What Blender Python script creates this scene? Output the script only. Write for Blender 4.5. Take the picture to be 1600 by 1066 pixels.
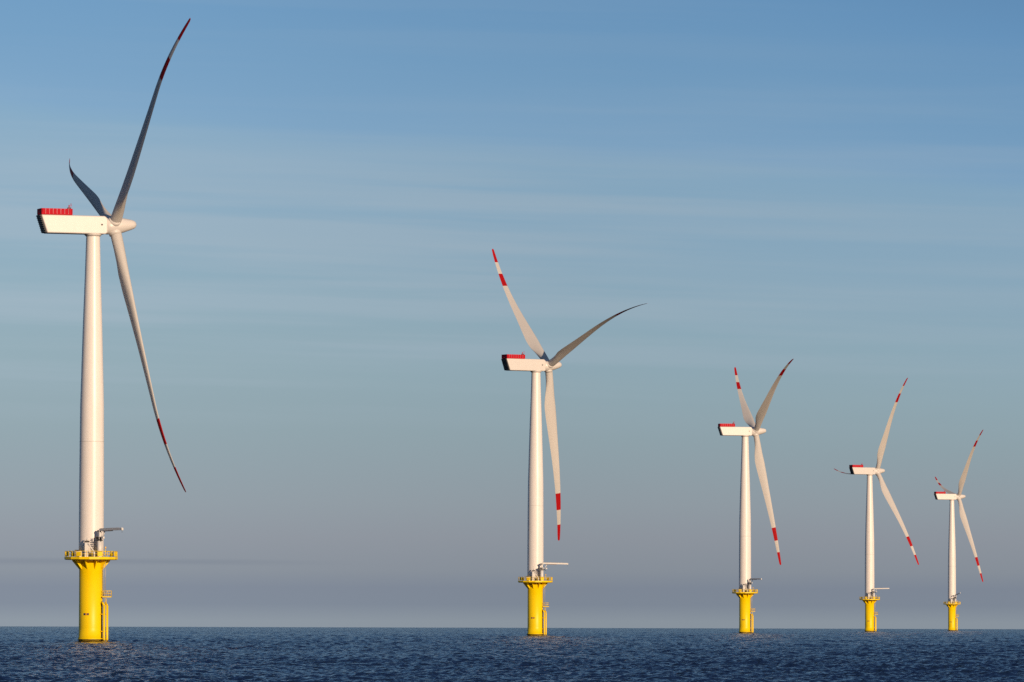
import bpy, bmesh, math, random
import numpy as np
from mathutils import Vector, Matrix
R = math.radians
scene = bpy.context.scene
for o in list(bpy.data.objects):
    bpy.data.objects.remove(o)

# ------------------------------------------------------------------ camera
CAM_H = 4.6            # eye height above the sea, metres
EARTH = 7.4e6          # effective earth radius (with refraction)
F_PX = 9500.0          # focal length in pixels of a 1600 px wide picture
cam_data = bpy.data.cameras.new('camera')
cam_data.sensor_width = 36.0
cam_data.lens = 36.0 * F_PX / 1600.0
cam_data.clip_start = 1.0
cam_data.clip_end = 60000.0
cam = bpy.data.objects.new('camera', cam_data)
scene.collection.objects.link(cam)
cam.location = (0, 0, CAM_H)
cam.matrix_world = (Matrix.Translation((0, 0, CAM_H)) @ Matrix.Rotation(R(90 + 2.637), 4, 'X')
                    @ Matrix.Rotation(R(0.161), 4, 'Z'))
scene.camera = cam

# ------------------------------------------------------------------ light and sky
SUN_AZ = 29.0          # degrees to the right of straight behind the camera
SUN_EL = 12.0
sdir = Vector((math.sin(R(SUN_AZ)) * math.cos(R(SUN_EL)), -math.cos(R(SUN_AZ)) * math.cos(R(SUN_EL)), math.sin(R(SUN_EL))))
sun_data = bpy.data.lights.new('sun', 'SUN')
sun_data.energy = 4.2
sun_data.angle = R(0.5)
sun_data.color = (1.0, 0.75, 0.52)
sun = bpy.data.objects.new('sun', sun_data)
scene.collection.objects.link(sun)
sun.rotation_euler = sdir.to_track_quat('Z', 'Y').to_euler()

scene.view_settings.view_transform = 'Standard'
scene.view_settings.look = 'None'
scene.view_settings.gamma = 1.0
scene.view_settings.exposure = 0.0
scene.cycles.use_denoising = False
scene.cycles.max_bounces = 6
scene.render.film_transparent = False

world = bpy.data.worlds.new('World')
scene.world = world
world.use_nodes = True
wt = world.node_tree
wn, wl = wt.nodes, wt.links
wn.clear()
def wnode(t, **kw):
    n = wn.new(t)
    for k, v in kw.items():
        setattr(n, k, v)
    return n
def wmath(op, a, b=None, c=None, clamp=False):
    n = wnode('ShaderNodeMath', operation=op, use_clamp=clamp)
    for i, v in enumerate((a, b, c)):
        if v is None: continue
        if isinstance(v, (int, float)): n.inputs[i].default_value = v
        else: wl.new(v, n.inputs[i])
    return n.outputs[0]
sky = wnode('ShaderNodeTexSky', sky_type='NISHITA')
sky.sun_disc = False
sky.sun_elevation = R(SUN_EL)
sky.sun_rotation = math.atan2(sdir.x, sdir.y)
sky.altitude = 0
sky.air_density = 1.0
sky.dust_density = 1.0
sky.ozone_density = 1.5
tc = wnode('ShaderNodeTexCoord')
sep = wnode('ShaderNodeSeparateXYZ')
wl.new(tc.outputs['Generated'], sep.inputs[0])
el = wmath('MULTIPLY', wmath('ARCSINE', sep.outputs['Z']), 180 / math.pi)     # degrees
az = wmath('MULTIPLY', wmath('ARCTAN2', sep.outputs['X'], sep.outputs['Y']), 180 / math.pi)
# thin high cloud streaks and the low haze bank, laid out in sky angles
def sky_noise(sa, se, tilt, scale, detail, rough, off):
    comb = wnode('ShaderNodeCombineXYZ')
    wl.new(wmath('MULTIPLY', az, sa), comb.inputs[0])
    wl.new(wmath('MULTIPLY', wmath('ADD', el, wmath('MULTIPLY', az, tilt)), se), comb.inputs[1])
    comb.inputs[2].default_value = off
    n = wnode('ShaderNodeTexNoise')
    wl.new(comb.outputs[0], n.inputs['Vector'])
    n.inputs['Scale'].default_value = scale
    n.inputs['Detail'].default_value = detail
    n.inputs['Roughness'].default_value = rough
    return n.outputs['Fac']
def smooth(v, a, b, lo=0.0, hi=1.0):
    n = wnode('ShaderNodeMapRange', interpolation_type='SMOOTHSTEP')
    wl.new(v, n.inputs[0])
    for i, x in enumerate((a, b, lo, hi)): n.inputs[i + 1].default_value = x
    return n.outputs[0]
n1 = sky_noise(0.12, 3.6, 0.03, 1.0, 4.0, 0.5, 5.3)
n2 = sky_noise(0.16, 4.0, 0.02, 1.0, 3.0, 0.5, 11.0)
n3 = sky_noise(0.12, 0.45, 0.02, 1.0, 2.0, 0.5, 21.0)
# broad noise bends the colour bands a little and the blue reaches lower to the right
bend = wmath('ADD', wmath('MULTIPLY', wmath('SUBTRACT', n3, 0.5), 0.9), wmath('MULTIPLY', wmath('MINIMUM', wmath('MAXIMUM', az, -6.0), 6.0), 0.09))
ela = wmath('ADD', el, wmath('MULTIPLY', bend, smooth(el, 0.8, 4.0)))
ramp = wnode('ShaderNodeValToRGB')
RMAX = 40.0
wl.new(wmath('DIVIDE', ela, RMAX, clamp=True), ramp.inputs[0])
# elevation (deg) -> sRGB of the clear, hazy low sky
SKY_RAMP = [(0.0, (137, 147, 157)), (0.11, (133, 144, 155)), (0.16, (125, 135, 149)), (0.41, (126, 135, 149)), (0.445, (134, 142, 152)),
            (0.80, (141, 148, 157)), (1.1, (143, 154, 162)), (1.7, (142, 161, 169)), (2.2, (143, 166, 176)), (2.8, (141, 168, 182)),
            (3.6, (137, 167, 187)), (4.35, (131, 165, 190)), (4.55, (124, 161, 192)), (5.2, (113, 154, 189)), (6.0, (102, 146, 186)),
            (7.5, (84, 124, 164)), (11.0, (54, 80, 122)), (18.0, (40, 61, 100)), (40.0, (40, 62, 106))]
def lin(c):
    return tuple(((x / 255) / 12.92 if x / 255 <= 0.04045 else ((x / 255 + 0.055) / 1.055) ** 2.4) for x in c)
cr = ramp.color_ramp
while len(cr.elements) < len(SKY_RAMP): cr.elements.new(0.5)
for e, (p, c) in zip(cr.elements, SKY_RAMP):
    e.position = p / RMAX
    e.color = (*lin(c), 1)
def wmix(mode, fac, a, b):
    n = wnode('ShaderNodeMix', data_type='RGBA', blend_type=mode)
    if isinstance(fac, (int, float)): n.inputs[0].default_value = fac
    else: wl.new(fac, n.inputs[0])
    for i, v in ((6, a), (7, b)):
        if isinstance(v, tuple): n.inputs[i].default_value = (*v, 1)
        else: wl.new(v, n.inputs[i])
    return n.outputs[2]
# thin streaks: paler veils high up, a slightly darker one low down
veil = wmath('MULTIPLY', smooth(n1, 0.42, 0.64), wmath('MULTIPLY', smooth(el, 1.7, 2.8), wmath('MULTIPLY', smooth(el, 4.7, 3.9, 0.15, 1.0), smooth(el, 8.0, 5.5))))
low = wmix('MIX', wmath('MULTIPLY', wmath('MULTIPLY', veil, 0.45), smooth(az, 5.5, -1.0, 0.35, 1.0)), ramp.outputs[0], lin((160, 177, 190)))
fine = wmath('MULTIPLY', smooth(n2, 0.42, 0.7), wmath('MULTIPLY', smooth(el, 1.5, 2.6), smooth(el, 5.6, 4.4)))
low = wmix('MIX', wmath('MULTIPLY', fine, 0.10), low, lin((172, 184, 194)))
bank = wmath('MULTIPLY', smooth(wmath('ABSOLUTE', wmath('SUBTRACT', wmath('SUBTRACT', el, wmath('MULTIPLY', n1, 0.12)), 0.47)), 0.05, 0.0), smooth(az, -1.2, -3.2))
low = wmix('MIX', wmath('MULTIPLY', bank, 0.4), low, lin((118, 127, 141)))
scaled = wmix('MULTIPLY', 1.0, low, (1 / 0.12, 1 / 0.12, 1 / 0.12))
glow = smooth(az, 1.0, -5.0, 1.0, 1.10)
gl = wnode('ShaderNodeVectorMath', operation='SCALE')
wl.new(scaled, gl.inputs[0]); wl.new(glow, gl.inputs[3])
col = wmix('MIX', smooth(el, 24.0, 50.0), gl.outputs[0], sky.outputs[0])
bg = wnode('ShaderNodeBackground')
wl.new(col, bg.inputs[0])
bg.inputs[1].default_value = 0.12
out = wnode('ShaderNodeOutputWorld')
wl.new(bg.outputs[0], out.inputs[0])

# ------------------------------------------------------------------ materials
def mat(name, color, rough=0.4, metal=0.0, var=0.0, vscale=0.4, spec=0.5, coat=0.0):
    m = bpy.data.materials.new(name); m.use_nodes = True
    n = m.node_tree.nodes; l = m.node_tree.links
    p = n['Principled BSDF']
    p.inputs['Base Color'].default_value = (*color, 1)
    p.inputs['Roughness'].default_value = rough
    p.inputs['Metallic'].default_value = metal
    p.inputs['Specular IOR Level'].default_value = spec
    p.inputs['Coat Weight'].default_value = coat
    if var:
        t = n.new('ShaderNodeTexCoord'); mp = n.new('ShaderNodeMapping')
        mp.inputs['Scale'].default_value = (1.6, 1.6, 0.25)
        z = n.new('ShaderNodeTexNoise'); z.inputs['Scale'].default_value = vscale
        z.inputs['Detail'].default_value = 6; z.inputs['Roughness'].default_value = 0.6
        r = n.new('ShaderNodeMapRange'); r.inputs[1].default_value = 0.3; r.inputs[2].default_value = 0.7
        r.inputs[3].default_value = 1 - var; r.inputs[4].default_value = 1.0
        x = n.new('ShaderNodeMix'); x.data_type = 'RGBA'; x.blend_type = 'MULTIPLY'; x.inputs[0].default_value = 1
        x.inputs[6].default_value = (*color, 1)
        l.new(t.outputs['Object'], mp.inputs[0]); l.new(mp.outputs[0], z.inputs['Vector'])
        l.new(z.outputs['Fac'], r.inputs[0]); l.new(r.outputs[0], x.inputs[7]); l.new(x.outputs[2], p.inputs['Base Color'])
    return m
M_TOWER = mat('white_tower_paint', (0.88, 0.82, 0.76), 0.33, var=0.07, vscale=0.5)
M_NAC = mat('white_glassfibre', (0.72, 0.675, 0.63), 0.38, var=0.05, vscale=0.6)
M_BLADE = mat('light_grey_blade_coat', (0.60, 0.565, 0.525), 0.6, var=0.06, vscale=0.3, spec=0.15)
M_RED = mat('red_band_paint', (0.43, 0.007, 0.010), 0.6, spec=0.1, var=0.1)
M_REDRAIL = mat('red_hoist_fence', (0.56, 0.008, 0.022), 0.7, var=0.15, vscale=2.0, spec=0.15)
M_YEL = mat('yellow_marine_paint', (0.97, 0.665, 0.0), 0.42, var=0.07, vscale=0.6, spec=0.3)
M_DARK = mat('dark_grille', (0.012, 0.014, 0.022), 0.6)
M_GREY = mat('dark_machinery', (0.05, 0.045, 0.04), 0.55)
M_RUST = mat('brown_metal', (0.16, 0.09, 0.06), 0.6)
M_GALV = mat('galvanised_steel', (0.45, 0.43, 0.40), 0.45, metal=0.3)
M_CRANE = mat('white_crane_paint', (0.75, 0.72, 0.67), 0.4, var=0.1, vscale=2)
M_BLUE = mat('dark_blue_plate', (0.03, 0.04, 0.09), 0.5)
M_ORANGE = mat('orange_plate', (0.75, 0.30, 0.03), 0.5)
M_LENS = mat('amber_lens', (0.8, 0.5, 0.12), 0.2)
# the yellow foundation carries stain and growth near the water
def foundation_mat():
    m = M_YEL.copy(); m.name = 'yellow_foundation_paint'
    n = m.node_tree.nodes; l = m.node_tree.links; p = n['Principled BSDF']
    src = p.inputs['Base Color'].links[0].from_socket
    t = n.new('ShaderNodeTexCoord'); s = n.new('ShaderNodeSeparateXYZ'); l.new(t.outputs['Object'], s.inputs[0])
    z = n.new('ShaderNodeTexNoise'); z.inputs['Scale'].default_value = 2.0; z.inputs['Detail'].default_value = 4
    l.new(t.outputs['Object'], z.inputs['Vector'])
    a = n.new('ShaderNodeMath'); a.operation = 'MULTIPLY_ADD'; l.new(z.outputs['Fac'], a.inputs[0]); a.inputs[1].default_value = -0.9; l.new(s.outputs['Z'], a.inputs[2])
    r = n.new('ShaderNodeMapRange'); r.interpolation_type = 'SMOOTHSTEP'; l.new(a.outputs[0], r.inputs[0])
    r.inputs[1].default_value = -0.2; r.inputs[2].default_value = 0.3; r.inputs[3].default_value = 1; r.inputs[4].default_value = 0
    x = n.new('ShaderNodeMix'); x.data_type = 'RGBA'; l.new(r.outputs[0], x.inputs[0]); l.new(src, x.inputs[6]); x.inputs[7].default_value = (0.10, 0.055, 0.012, 1)
    l.new(x.outputs[2], p.inputs['Base Color'])
    return m
M_FOUND = foundation_mat()

# ------------------------------------------------------------------ sea
def sea_material():
    m = bpy.data.materials.new('sea_water'); m.use_nodes = True
    n = m.node_tree.nodes; l = m.node_tree.links; p = n['Principled BSDF']
    p.inputs['Base Color'].default_value = (0.003, 0.010, 0.034, 1)
    p.inputs['Roughness'].default_value = 0.16
    p.inputs['IOR'].default_value = 1.333
    # wavelets too small for the mesh: each spot of water gets its own small tilt
    t = n.new('ShaderNodeNewGeometry')
    acc = t.outputs['Normal']
    for sc, k, det in ((2.4, 1.9, 2.0), (0.6, 1.2, 2.0)):
        z = n.new('ShaderNodeTexNoise'); z.inputs['Scale'].default_value = sc; z.inputs['Detail'].default_value = det; z.inputs['Roughness'].default_value = 0.6
        l.new(t.outputs['Position'], z.inputs['Vector'])
        v = n.new('ShaderNodeVectorMath'); v.operation = 'SUBTRACT'; l.new(z.outputs['Color'], v.inputs[0]); v.inputs[1].default_value = (0.5, 0.5, 0.5)
        w = n.new('ShaderNodeVectorMath'); w.operation = 'MULTIPLY_ADD'; l.new(v.outputs[0], w.inputs[0]); w.inputs[1].default_value = (k, k, 0); l.new(acc, w.inputs[2])
        acc = w.outputs[0]
    nn = n.new('ShaderNodeVectorMath'); nn.operation = 'NORMALIZE'; l.new(acc, nn.inputs[0])
    l.new(nn.outputs[0], p.inputs['Normal'])
    return m
def build_sea():
    rng = np.random.default_rng(7)
    # radial rows: coarse near the boat, fine where the lens looks, coarser towards the horizon
    rs = list(np.geomspace(1.5, 430, 150))
    r = 430.0
    while r < 8200:
        r += 0.22 * (r / 430.0) ** 1.45
        rs.append(r)
    rs += list(np.geomspace(r * 1.01, 16000, 50))
    rs = np.array(rs)
    fine = np.linspace(-6.2, 6.2, 620)
    side = np.geomspace(6.2, 180, 140)[1:]
    th = np.radians(np.concatenate([-side[::-1], fine, side[:-1]]))
    nt, nr = len(th), len(rs)
    dr = np.gradient(rs); dth = np.gradient(th)
    RR = np.repeat(rs, nt).astype(np.float32)
    TT = np.tile(th, nr).astype(np.float32)
    SP = np.maximum(np.repeat(dr, nt), 0.6 * RR * np.tile(dth, nr)).astype(np.float32)
    X = RR * np.sin(TT); Y = RR * np.cos(TT)
    Z = np.zeros_like(X); DX = np.zeros_like(X); DY = np.zeros_like(X)
    N = 90
    lam = np.geomspace(0.6, 30.0, N)
    wind = math.radians(200)
    for i in range(N):
        L = lam[i]; k = 2 * math.pi / L
        ang = wind + rng.normal(0, 0.75 if L < 8 else 0.45)
        kx, ky = k * math.cos(ang), k * math.sin(ang)
        steep = SEA_STEEP * (1.0 if L < 2.5 else (2.5 / L) ** 0.45) * (1.0 if L < 9 else (9 / L) ** 0.7)      # slope amplitude of one component
        A = steep / k
        ph = rng.uniform(0, 2 * math.pi)
        att = np.clip((L / SP - 0.9) / 1.2, 0, 1)
        q = kx * X + ky * Y + ph
        # slow grouping so crests come and go
        s = np.sin(q); c = np.cos(q)
        Z += att * A * c
        DX -= att * A * 0.8 * math.cos(ang) * s
        DY -= att * A * 0.8 * math.sin(ang) * s
    print('sea rms height', Z[(RR > 500) & (RR < 700)].std(), 'verts', len(X))
    gust = 1.0 + 0.25 * np.sin(X * 0.021 + Y * 0.009 + 1.0) * np.sin(Y * 0.013 - X * 0.006)
    Z *= gust
    co = np.stack([X + DX, Y + DY, Z - RR * RR / (2 * EARTH)], 1).astype(np.float32)
    me = bpy.data.meshes.new('sea')
    nv = nr * nt
    me.vertices.add(nv + 1)
    allco = np.concatenate([co, np.zeros((1, 3), np.float32)])
    me.vertices.foreach_set('co', allco.ravel())
    i, j = np.meshgrid(np.arange(nr - 1), np.arange(nt), indexing='ij')
    j2 = (j + 1) % nt
    q = np.stack([i * nt + j, i * nt + j2, (i + 1) * nt + j2, (i + 1) * nt + j], -1).reshape(-1, 4)[:, ::-1]
    tri = np.stack([np.full(nt, nv), (np.arange(nt) + 1) % nt, np.arange(nt)], 1)
    loops = np.concatenate([q.ravel(), tri.ravel()]).astype(np.int32)
    me.loops.add(len(loops)); me.loops.foreach_set('vertex_index', loops)
    nq, ntri = len(q), len(tri)
    me.polygons.add(nq + ntri)
    me.polygons.foreach_set('loop_start', np.concatenate([np.arange(nq) * 4, nq * 4 + np.arange(ntri) * 3]).astype(np.int32))
    me.polygons.foreach_set('use_smooth', np.ones(nq + ntri, bool))
    me.update(calc_edges=True)
    o = bpy.data.objects.new('sea', me); scene.collection.objects.link(o)
    me.materials.append(sea_material())
    o['kind'] = 'structure'
    return o
SEA_STEEP = 0.033
build_sea()

# ------------------------------------------------------------------ mesh helpers
class MB:
    """collects shapes and links them as one mesh object"""
    def __init__(self): self.bm = bmesh.new()
    def box(self, c, s, rot=None, mi=0, bevel=0.0):
        M = Matrix.Translation(c) @ (rot.to_4x4() if rot else Matrix()) @ Matrix.Diagonal((*s, 1))
        g = bmesh.ops.create_cube(self.bm, size=1.0, matrix=M)
        for f in {f for v in g['verts'] for f in v.link_faces}: f.material_index = mi
        if bevel:
            es = list({e for v in g['verts'] for e in v.link_edges})
            bmesh.ops.bevel(self.bm, geom=es, offset=bevel, segments=2, affect='EDGES', profile=0.5)
        return self
    def tube(self, a, b, r, r2=None, seg=10, mi=0, smooth=True):
        a, b = Vector(a), Vector(b); d = b - a
        M = Matrix.Translation((a + b) / 2) @ d.to_track_quat('Z', 'Y').to_matrix().to_4x4()
        g = bmesh.ops.create_cone(self.bm, cap_ends=True, segments=seg, radius1=r, radius2=r if r2 is None else r2, depth=d.length, matrix=M)
        for f in {f for v in g['verts'] for f in v.link_faces}:
            f.material_index = mi; f.smooth = smooth and len(f.verts) == 4
        return self
    def lathe(self, prof, seg=64, M=None, mi=0, cap0=True, cap1=True):
        rings = []
        for (r, z) in prof:
            ring = []
            for k in range(seg):
                a = 2 * math.pi * k / seg
                p = Vector((r * math.cos(a), r * math.sin(a), z))
                ring.append(self.bm.verts.new(M @ p if M else p))
            rings.append(ring)
        for A, B in zip(rings, rings[1:]):
            for k in range(seg):
                f = self.bm.faces.new((A[k], A[(k + 1) % seg], B[(k + 1) % seg], B[k])); f.smooth = True; f.material_index = mi
        if cap0: self.bm.faces.new(rings[0][::-1]).material_index = mi
        if cap1: self.bm.faces.new(rings[-1]).material_index = mi
        return self
    def prism(self, pts, y0, y1, mi=0, bevel=0.0, seg=3):
        """outline pts (x, z) extruded along y"""
        A = [self.bm.verts.new((x, y0, z)) for x, z in pts]
        B = [self.bm.verts.new((x, y1, z)) for x, z in pts]
        n = len(pts); fs = [self.bm.faces.new(A), self.bm.faces.new(B[::-1])]
        for k in range(n): fs.append(self.bm.faces.new((A[(k + 1) % n], A[k], B[k], B[(k + 1) % n])))
        for f in fs: f.material_index = mi
        if bevel:
            es = list({e for f in fs for e in f.edges})
            r = bmesh.ops.bevel(self.bm, geom=es, offset=bevel, segments=seg, affect='EDGES', profile=0.5)
            for f in r['faces']: f.smooth = True
        return self
    def build(self, name, mats, parent=None, M=None):
        bmesh.ops.recalc_face_normals(self.bm, faces=self.bm.faces)
        if M: bmesh.ops.transform(self.bm, matrix=M, verts=self.bm.verts)
        me = bpy.data.meshes.new(name); self.bm.to_mesh(me); self.bm.free()
        for m in (mats if isinstance(mats, (list, tuple)) else [mats]): me.materials.append(m)
        o = bpy.data.objects.new(name, me); scene.collection.objects.link(o)
        o.parent = parent
        return o

# ------------------------------------------------------------------ blade
ROTOR = 59.0
def blade_mesh(PREBEND, ONSET, EXPO):
    #       r     chord  thick twist  te_round
    st = [(1.2, 2.40, 2.40, 14), (3.0, 2.40, 2.40, 14), (5.0, 2.55, 2.25, 14), (7.5, 3.05, 1.95, 14), (10.0, 3.70, 1.65, 13.5),
          (12.5, 4.10, 1.42, 9.0), (14.0, 4.15, 1.30, 8.0), (17.0, 3.95, 1.12, 6), (21.0, 3.55, 0.95, 4.5), (26.0, 3.05, 0.76, 3),
          (32.0, 2.55, 0.58, 2), (38.0, 2.12, 0.44, 1), (42.6, 1.82, 0.36, .5), (48.3, 1.50, 0.27, 0), (53.4, 1.18, 0.19, -0.3),
          (56.5, 1.0, 0.13, -0.8), (58.5, 0.80, 0.09, -1), (59.0, 0.45, 0.05, -1)]
    bm = bmesh.new(); NP = 28; rings = []
    # interpolate extra rings
    rr = sorted(set([s[0] for s in st] + list(np.linspace(14, 58, 34))))
    def interp(r, k): return float(np.interp(r, [s[0] for s in st], [s[k] for s in st]))
    for r in rr:
        c, t, tw = interp(r, 1), interp(r, 2), R(interp(r, 3))
        circ = max(0.0, min(1.0, 1 - (r - 3.0) / 8.0)); circ = circ * circ * (3 - 2 * circ)
        ring = []
        pa = 0.5 * circ + 0.30 * (1 - circ)
        for k in range(NP):
            a = 2 * math.pi * k / NP
            x = 0.5 - 0.5 * math.cos(a)                      # 0 at LE .. 1 at TE
            yt = 5 * (0.2969 * math.sqrt(x) - 0.1260 * x - 0.3516 * x * x + 0.2843 * x ** 3 - 0.1036 * x ** 4)
            ya = yt * (1 if math.sin(a) >= 0 else -1) * t
            ya -= 0.03 * c * math.sin(math.pi * x)       # camber towards the downwind side
            yc = 0.5 * math.sin(a) * t
            X = (x - pa) * c; Y = yc * circ + ya * (1 - circ)
            pre = PREBEND * max(0.0, (r / ROTOR - ONSET) / (1 - ONSET)) ** EXPO
            ct, sn = math.cos(tw), math.sin(tw)
            # twist turns the leading edge (-X) towards +Y
            ring.append(bm.verts.new((X * ct + Y * sn, -X * sn + Y * ct + pre, r)))
        rings.append(ring)
    for (A, B, r0, r1) in zip(rings, rings[1:], rr, rr[1:]):
        rm = (r0 + r1) / 2
        red = 42.6 < rm < 48.3 or rm > 53.4
        for k in range(NP):
            f = bm.faces.new((A[k], A[(k + 1) % NP], B[(k + 1) % NP], B[k])); f.smooth = True
            f.material_index = 1 if red else 0
    bm.faces.new(rings[0]); bm.faces.new(rings[-1]).material_index = 1
    bmesh.ops.recalc_face_normals(bm, faces=bm.faces)
    # keep the trailing edge crisp
    for A, B, r0 in zip(rings, rings[1:], rr):
        if r0 > 9:
            e = bm.edges.get((A[NP // 2], B[NP // 2]))
            if e: e.smooth = False
    me = bpy.data.meshes.new('blade'); bm.to_mesh(me); bm.free()
    me.materials.append(M_BLADE); me.materials.append(M_RED)
    return me
# the first turbine runs under load, the other four idle with feathered blades: they bend differently
BLADE_RUNNING = blade_mesh(2.5, 0.66, 2.0)
BLADE = blade_mesh(4.1, 0.45, 2.3)

# ------------------------------------------------------------------ one turbine, local frame: origin at the water, +x to the photo's right, +y away
DECK = 17.9
def tag(o, label, cat, group=None):
    o['label'] = label; o['category'] = cat
    if group: o['group'] = group
HUB_Z = 87.4; TILT = R(5.1); OVERHANG = 4.6
def make_turbine():
    T = bpy.data.objects.new('wind_turbine', None); scene.collection.objects.link(T)
    # foundation
    tp = MB().lathe([(2.58, -8), (2.58, 0.62), (2.70, 0.62), (2.70, 0.86), (2.54, 0.86), (2.50, 3.0), (2.48, 17.3)], 72).build('foundation', M_FOUND, T)
    for (a, w, mt) in ((-1.13, 0.40, M_BLUE), (-0.80, 0.30, M_ORANGE), (-0.42, 0.42, M_RUST)):
        x = a; y = -math.sqrt(2.5 ** 2 - x * x)
        MB().box((x * 1.012, y * 1.012, 5.9), (w, 0.05, 0.42), Matrix.Rotation(math.atan2(x, -y), 3, 'Z')).build('number_plate', mt, tp)
    MB().lathe([(2.575, 0.48), (2.615, 0.50), (2.615, 0.60), (2.575, 0.615)], 72, cap0=False, cap1=False).build('flange_shade_ring', M_GREY, tp)  # dark ring added to draw the shadow line under the flange
    # work platform
    pf = MB().lathe([(2.66, 17.3), (5.35, 17.3), (5.62, 17.42), (5.62, DECK), (2.66, DECK)], 16).build('platform', M_YEL, T)
    for f in pf.data.polygons: f.use_smooth = False
    b0 = MB().prism([(2.40, 15.2), (2.40, 17.29), (4.0, 17.29), (4.0, 17.12)], -0.09, 0.09).build('bracket', M_YEL, pf)
    for k in range(10):
        b_ = b0 if k == 0 else b0.copy()
        if k: scene.collection.objects.link(b_)
        b_.rotation_euler = (0, 0, 2 * math.pi * (k + 0.1) / 10)
    m = MB(); N = 30; rr_ = 5.5
    P = [(rr_ * math.cos(2 * math.pi * k / N), rr_ * math.sin(2 * math.pi * k / N)) for k in range(N)]
    for k in range(N):
        (x, y), (x2, y2) = P[k], P[(k + 1) % N]
        m.tube((x, y, DECK), (x, y, DECK + 1.2), 0.055, seg=6)
        for h, rad in ((1.2, 0.05), (0.62, 0.035)):
            m.tube((x, y, DECK + h), (x2, y2, DECK + h), rad, seg=6)
        mid = ((x + x2) / 2, (y + y2) / 2); ang = math.atan2(y2 - y, x2 - x); ln = math.hypot(x2 - x, y2 - y)
        if k in (0, 3, 7, 8, 11, 14, 15, 17, 20, 24, 28, 29):
            m.box((mid[0], mid[1], DECK + 0.62), (ln * 0.82, 0.03, 0.9), Matrix.Rotation(ang, 3, 'Z'))
    m.build('railing', M_YEL, pf)
    m = MB().tube((3.3, -4.35, DECK), (3.3, -4.35, DECK + 1.75), 0.06, seg=6).lathe([(0.16, DECK + 1.75), (0.2, DECK + 1.95), (0.16, DECK + 2.15)], 12, Matrix.Translation((3.3, -4.35, 0)), mi=1)
    m.build('navigation_light', [M_YEL, M_LENS], pf)
    # boat landing
    bl = MB()
    A, B = (2.92, -1.95), (3.50, -0.45)
    for (x, y) in (A, B):
        bl.tube((x, y, -6), (x, y, 7.7), 0.22, seg=12).tube((x, y, 7.7), (x * 0.86, y * 0.86, 8.4), 0.22, seg=12)
        for z in (0.75, 2.3, 5.9):
            bl.tube((x, y, z), (x * 0.62, y * 0.62, z), 0.11, seg=8)
    bl.build('boat_landing', M_FOUND, T)
    MB().tube((2.38, -1.15, -5), (2.38, -1.15, 8.6), 0.13, seg=10).build('cable_tube', M_GREY, T)
    m = MB()
    for k in range(26):
        z = -0.4 + 0.33 * k
        m.tube((A[0] + .17, A[1] + 0.45, z), (B[0] - .16, B[1] - 0.42, z), 0.03, seg=6)
    for (x, y) in ((A[0] + .17, A[1] + .45), (B[0] - .16, B[1] - .42)): m.tube((x, y, -1), (x, y, 9.3), 0.06, seg=6)
    m.build('ladder', M_YEL, T)
    m = MB()
    for (x, y) in ((2.75, -1.2), (3.10, -0.75)): m.tube((x, y, 9.3), (x, y, DECK + 0.9), 0.055, seg=6)
    for k in range(26): m.tube((2.75, -1.2, 9.4 + .33 * k), (3.10, -0.75, 9.4 + .33 * k), 0.028, seg=6)
    m.build('ladder', M_GALV, T)
    rp = MB().box((3.45, -1.0, 9.55), (1.9, 1.7, 0.22))
    rp.build('rest_platform', M_YEL, T)
    m = MB()
    cs = [(2.6, -1.8), (4.35, -1.8), (4.35, -0.2), (2.6, -0.2)]
    for k in range(3):
        (x, y), (x2, y2) = cs[k], cs[k + 1]
        for h in (0.55, 1.15): m.tube((x, y, 9.66 + h), (x2, y2, 9.66 + h), 0.045, seg=6)
        for q in range(5):
            t = q / 4; m.tube((x + (x2 - x) * t, y + (y2 - y) * t, 9.66), (x + (x2 - x) * t, y + (y2 - y) * t, 10.86), 0.04, seg=6)
    m.box((4.36, -1.0, 10.2), (0.04, 1.5, 1.0))
    m.build('rest_railing', M_YEL, T)
    # tower
    prof = [(2.62, 17.2), (2.62, 30), (2.57, 40), (2.50, 50), (2.26, 59.0), (2.02, 67.5), (1.70, 77.0), (1.46, 85.2), (1.46, 86.0)]
    pr = []
    for (r0, z0), (r1, z1) in zip(prof, prof[1:]):
        for k in range(4): pr.append((r0 + (r1 - r0) * k / 4, z0 + (z1 - z0) * k / 4))
    pr.append(prof[-1])
    tw = MB().lathe(pr, 96).build('tower', M_TOWER, T)
    m = MB(); z = 42.2; rad = float(np.interp(z, [p[1] for p in prof], [p[0] for p in prof]))
    m.lathe([(rad - 0.01, z - 0.06), (rad + 0.008, z - 0.05), (rad + 0.008, z + 0.05), (rad - 0.01, z + 0.06)], 96, cap0=False, cap1=False)
    m.build('flange_seam', M_BLADE, tw)
    m = MB().box((-1.25, -2.36, 19.5), (0.95, 0.12, 2.2), Matrix.Rotation(R(-28), 3, 'Z'), bevel=0.05)
    m.build('door', M_CRANE, tw)
    # machinery standing fixed on the deck
    MB().box((-2.4, -3.9, DECK + 0.62), (1.5, 0.8, 1.24), bevel=0.05).box((-2.3, -3.9, DECK + 1.36), (1.7, 0.95, 0.22), mi=1).build('cabinet', [M_CRANE, M_GREY], T)
    MB().box((-0.7, -4.1, DECK + 1.5), (0.75, 0.7, 3.0), bevel=0.06).box((-0.6, -4.15, DECK + 3.2), (1.05, 0.6, 0.36), mi=1).tube((-0.65, -4.15, DECK + 3.38), (-0.4, -4.15, DECK + 3.9), 0.16, mi=0).build('winch_cabinet', [M_CRANE, M_GREY], T)
    MB().tube((-0.35, -4.5, DECK + 2.8), (0.95, -4.5, DECK + 1.0), 0.14).tube((0.95, -4.5, DECK), (0.95, -4.5, DECK + 1.3), 0.2).build('deck_pipe', M_CRANE, T)
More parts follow.
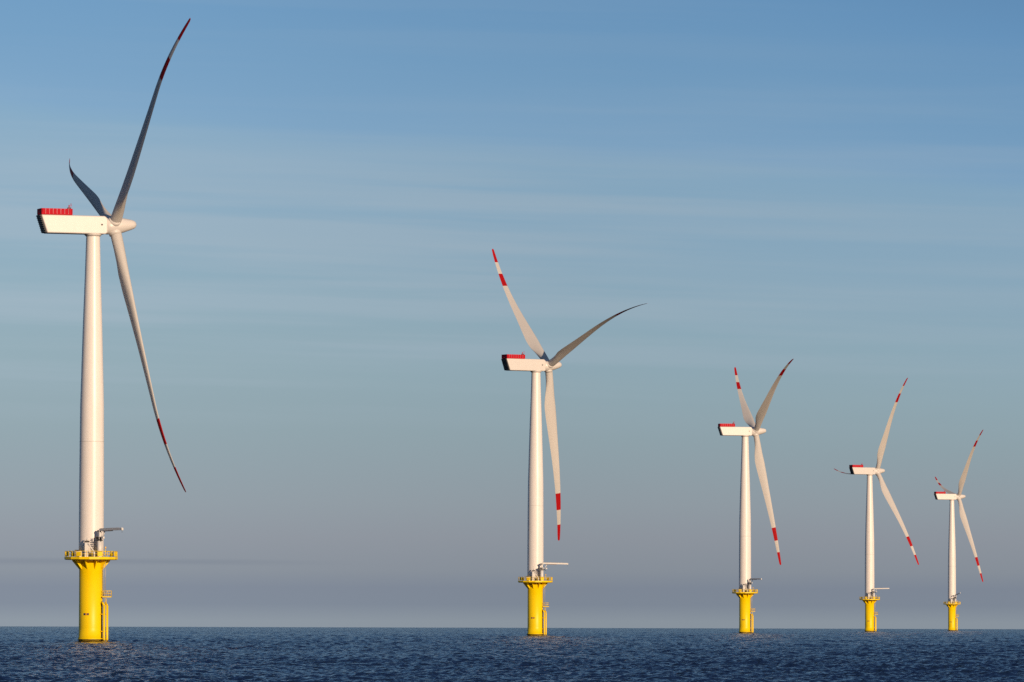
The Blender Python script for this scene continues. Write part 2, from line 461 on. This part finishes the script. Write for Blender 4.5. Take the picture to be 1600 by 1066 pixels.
    MB().box((0.35, -4.3, DECK + 0.4), (0.8, 0.6, 0.8), bevel=0.04).build('cabinet', M_GREY, T)
    # crane
    cx, cy = 2.05, -4.1
    cr_ = MB().tube((cx, cy, DECK), (cx, cy, DECK + 3.4), 0.52, seg=20).tube((cx, cy, DECK + 3.4), (cx, cy, DECK + 3.65), 0.62, seg=20, mi=1)
    cr_.tube((cx, cy, DECK), (cx, cy, DECK + 0.2), 0.7, seg=20)
    crane = cr_.build('crane', [M_CRANE, M_GREY], T)
    m = MB()
    for dx in (-1.02, -0.72): m.tube((cx + dx, cy - 0.1, DECK), (cx + dx, cy - 0.1, DECK + 4.3), 0.06, seg=6)
    for k in range(13): m.tube((cx - 1.02, cy - .1, DECK + .3 + .31 * k), (cx - .72, cy - .1, DECK + .3 + .31 * k), 0.04, seg=6)
    for k in range(5): m.lathe([(0.33, 0), (0.33, 0.05)], 12, Matrix.Translation((cx - .87, cy - .15, DECK + 2.1 + .45 * k)))
    m.build('crane_ladder', M_GREY, crane)
    # slewing head and boom, modelled along +x from the pedestal axis
    arm = bpy.data.objects.new('crane_boom', None)
    m = MB()
    m.box((-0.25, 0, 0.35), (1.1, 0.7, 0.65), mi=1, bevel=0.05)
    m.box((0.05, 0, 1.05), (0.6, 0.55, 1.0), bevel=0.06)
    m.box((-0.15, 0, 1.75), (0.75, 0.6, 0.5), mi=1, bevel=0.06)
    m.tube((0.75, 0.16, 0.2), (1.7, 0.16, 1.75), 0.12, seg=10)
    m.tube((0.6, -0.2, 0.1), (1.25, -0.2, -0.25), 0.12, seg=8, mi=1)
    m.box((1.5, -0.1, 0.35), (0.45, 0.4, 0.45), bevel=0.04)
    m.box((4.2, 0, 2.02), (8.3, 0.4, 0.5), bevel=0.04)
    m.box((3.0, 0, 1.72), (3.6, 0.2, 0.16), mi=2)
    m.tube((0.3, 0, 2.28), (7.2, 0, 2.26), 0.05, seg=6, mi=2)
    m.box((8.35, 0, 1.95), (0.35, 0.44, 0.5), bevel=0.05)
    m.tube((8.3, 0, 1.75), (8.3, 0, 1.2), 0.03, seg=6, mi=1)
    boom = m.build('boom', [M_CRANE, M_GREY, M_RUST], crane)
    boom.location = (cx, cy, DECK + 3.65)
    # nacelle: local x along the rotor axis, z relative to the water, y across
    nc = MB().prism([(-11.75, 89.75), (2.15, 89.75), (2.75, 89.2), (2.75, 86.3), (2.3, 85.9), (-10.45, 85.9)], -1.75, 1.75, bevel=0.25, seg=4)
    nac = nc.build('nacelle', M_NAC, T)
    # yaw bearing collar under it
    MB().lathe([(1.5, 85.45), (1.75, 85.7), (1.95, 85.95)], 48).build('yaw_collar', M_NAC, nac)
    m = MB()
    # dark cooler grille on the slanted rear face
    m.prism([(-12.0, 89.70), (-11.70, 89.70), (-10.42, 85.98), (-10.78, 85.98)], -1.6, 1.6)
    for k in range(9):
        t = (k + 0.5) / 9
        x = -12.12 + (1.22) * t; z = 89.7 - 3.72 * t
        m.box((x + 0.06, 0, z), (0.1, 3.1, 0.12), mi=1)
    m.build('rear_grille', [M_DARK, M_GREY], nac)
    # helicopter hoist platform on the roof
    hp = MB().box((-8.35, 0, 89.87), (6.7, 3.6, 0.2))
    for sgn in (-1, 1):
        for k in range(8):
            hp.box((-11.65 + 6.6 * k / 8 + 0.41, sgn * 1.78, 90.47), (0.6, 0.05, 0.95))
        hp.box((-8.35, sgn * 1.78, 91.0), (6.7, 0.09, 0.14)).box((-8.35, sgn * 1.78, 90.05), (6.7, 0.09, 0.16))
        for k in range(9):
            hp.box((-11.67 + 6.62 * k / 8, sgn * 1.78, 90.5), (0.11, 0.12, 1.14), mi=1 if 0 < k < 8 else 0)
    for x in (-11.7, -5.02):
        hp.box((x, 0, 91.0), (0.09, 3.5, 0.14)); hp.box((x, 0, 90.5), (0.05, 3.4, 0.9))
    hp.build('hoist_platform', [M_REDRAIL, mat('pale_red_posts', (0.66, 0.13, 0.15), 0.6)], nac)
    MB().box((-11.35, -1.0, 90.5), (0.6, 1.2, 1.0), bevel=0.05).build('cooler_box', M_GREY, nac)
    MB().box((-5.6, -1.2, 90.8), (0.7, 0.6, 1.1), bevel=0.05).build('sensor_box', M_GREY, nac)
    m = MB().tube((-5.3, -1.6, 91.0), (-5.3, -1.6, 92.1), 0.035, seg=6).box((-5.3, -1.6, 91.8), (0.4, 0.05, 0.05)).lathe([(0.07, 92.0), (0.09, 92.1), (0.05, 92.2)], 10, Matrix.Translation((-5.3, -1.6, 0)))
    m.tube((-5.55, -1.0, 91.0), (-5.55, -1.0, 91.9), 0.12, seg=8)
    m.build('weather_mast', M_REDRAIL, nac)
    m = MB().lathe([(0.2, 0), (0.2, 0.06)], 16, Matrix.Translation((1.45, -1.75, 87.9)) @ Matrix.Rotation(R(90), 4, 'X'))
    m.build('vent', M_GREY, nac)
    # spinner, modelled along +z then laid onto the rotor axis by the placing code
    sp = MB().lathe([(1.50, -2.1), (1.68, -1.9), (1.75, -1.0), (1.76, 0.0), (1.70, 1.0), (1.55, 1.9), (1.30, 2.9), (1.05, 3.8), (0.88, 4.3), (0.66, 4.62), (0.35, 4.82), (0.05, 4.88)], 48)
    spin = sp.build('spinner', M_NAC, T)
    for k in range(3):
        a = 2 * math.pi * k / 3
        d = Vector((math.cos(a), math.sin(a), 0))
        MB().tube(d * 0.9, d * 2.05, 1.34, 1.28, seg=32).build('blade_collar', M_NAC, spin)
    for k in range(3):
        b = bpy.data.objects.new('blade', BLADE); scene.collection.objects.link(b); b.parent = T
    return T

def copy_turbine(T):
    c = T.copy(); scene.collection.objects.link(c)
    for ch in list(T.children):
        d = ch.copy(); scene.collection.objects.link(d); d.parent = c
        for g in list(ch.children):
            e = g.copy(); scene.collection.objects.link(e); e.parent = d
            for g2 in list(g.children):
                e2 = g2.copy(); scene.collection.objects.link(e2); e2.parent = e
    return c

def stem(o): return o.name.split('.')[0]
def pose(T, x, y, yaw, psi, pitch, cone, boom_az, boom_lift, boom_len):
    T.location = (x, y, -(x * x + y * y) / 2 / EARTH)
    yw = R(yaw)
    cyw, syw = math.cos(yw), math.sin(yw); ct, st_ = math.cos(TILT), math.sin(TILT)
    a = Vector((cyw * ct, syw * ct, st_)); h = Vector((syw, -cyw, 0)); v = h.cross(a)
    hub = Vector((0, 0, HUB_Z)) + a * OVERHANG
    k = 0
    for o in T.children:
        s = stem(o)
        if s == 'nacelle':
            o.rotation_euler = (0, 0, yw)
        elif s == 'spinner':
            q = R(psi)
            s0 = math.cos(q) * v + math.sin(q) * h
            Mx = Matrix((s0, a.cross(s0), a)).transposed().to_4x4()
            o.matrix_local = Matrix.Translation(hub) @ Mx
        elif s == 'blade':
            q = R(psi + 120 * k); k += 1; P = R(pitch)
            o.data = BLADE_RUNNING if pitch < 45 else BLADE
            s0 = math.cos(q) * v + math.sin(q) * h; t = -math.sin(q) * v + math.cos(q) * h
            sp = (s0 + a * (cone / ROTOR)).normalized()
            te = math.cos(P) * t - math.sin(P) * a
            te = (te - sp * te.dot(sp)).normalized()
            nn = sp.cross(te)
            o.matrix_local = Matrix.Translation(hub) @ Matrix((te, nn, sp)).transposed().to_4x4()
        elif s == 'crane':
            for g in o.children:
                if stem(g) == 'boom':
                    g.rotation_euler = (0, -R(boom_lift), R(boom_az)); g.scale = (boom_len, 1, 1)

SPECS = [
    # x, y, yaw, psi, pitch, cone, boom azimuth, lift, length, label
    (-88.4, 1279.7, 19.6, 47.3, 2, 4.8, -52, 1, 1.0, 'largest and nearest wind turbine, far left, its yellow base lowest in the sea'),
    (7.8, 1972.1, 28.6, 68.8, 86, 6.1, 4, -1, 1.0, 'wind turbine left of the four smaller ones with one blade stretching out to the right'),
    (101.6, 2645.5, 12.0, 56.3, 84, 6.0, -57, 0, 1.0, 'middle wind turbine of the five with two blades raised in a narrow V'),
    (195.8, 3324.9, 25.9, 28.2, 82, 5.5, 3, 1, 1.0, 'fourth wind turbine from the left with one blade pointing back past its nacelle'),
    (288.6, 3985.2, 16.0, 39.8, 80, 5.3, -72, 9, 1.0, 'smallest and farthest wind turbine near the right edge of the row'),
]
GROUP = 'wind turbines standing in a row in the sea'
proto = make_turbine()
for i, (x, y, yaw, psi, pit, cone, baz, bl_, blen, lab) in enumerate(SPECS):
    t = proto if i == 0 else copy_turbine(proto)
    pose(t, x, y, yaw, psi, pit, cone, baz, bl_, blen)
    tag(t, lab, 'wind turbine', GROUP)
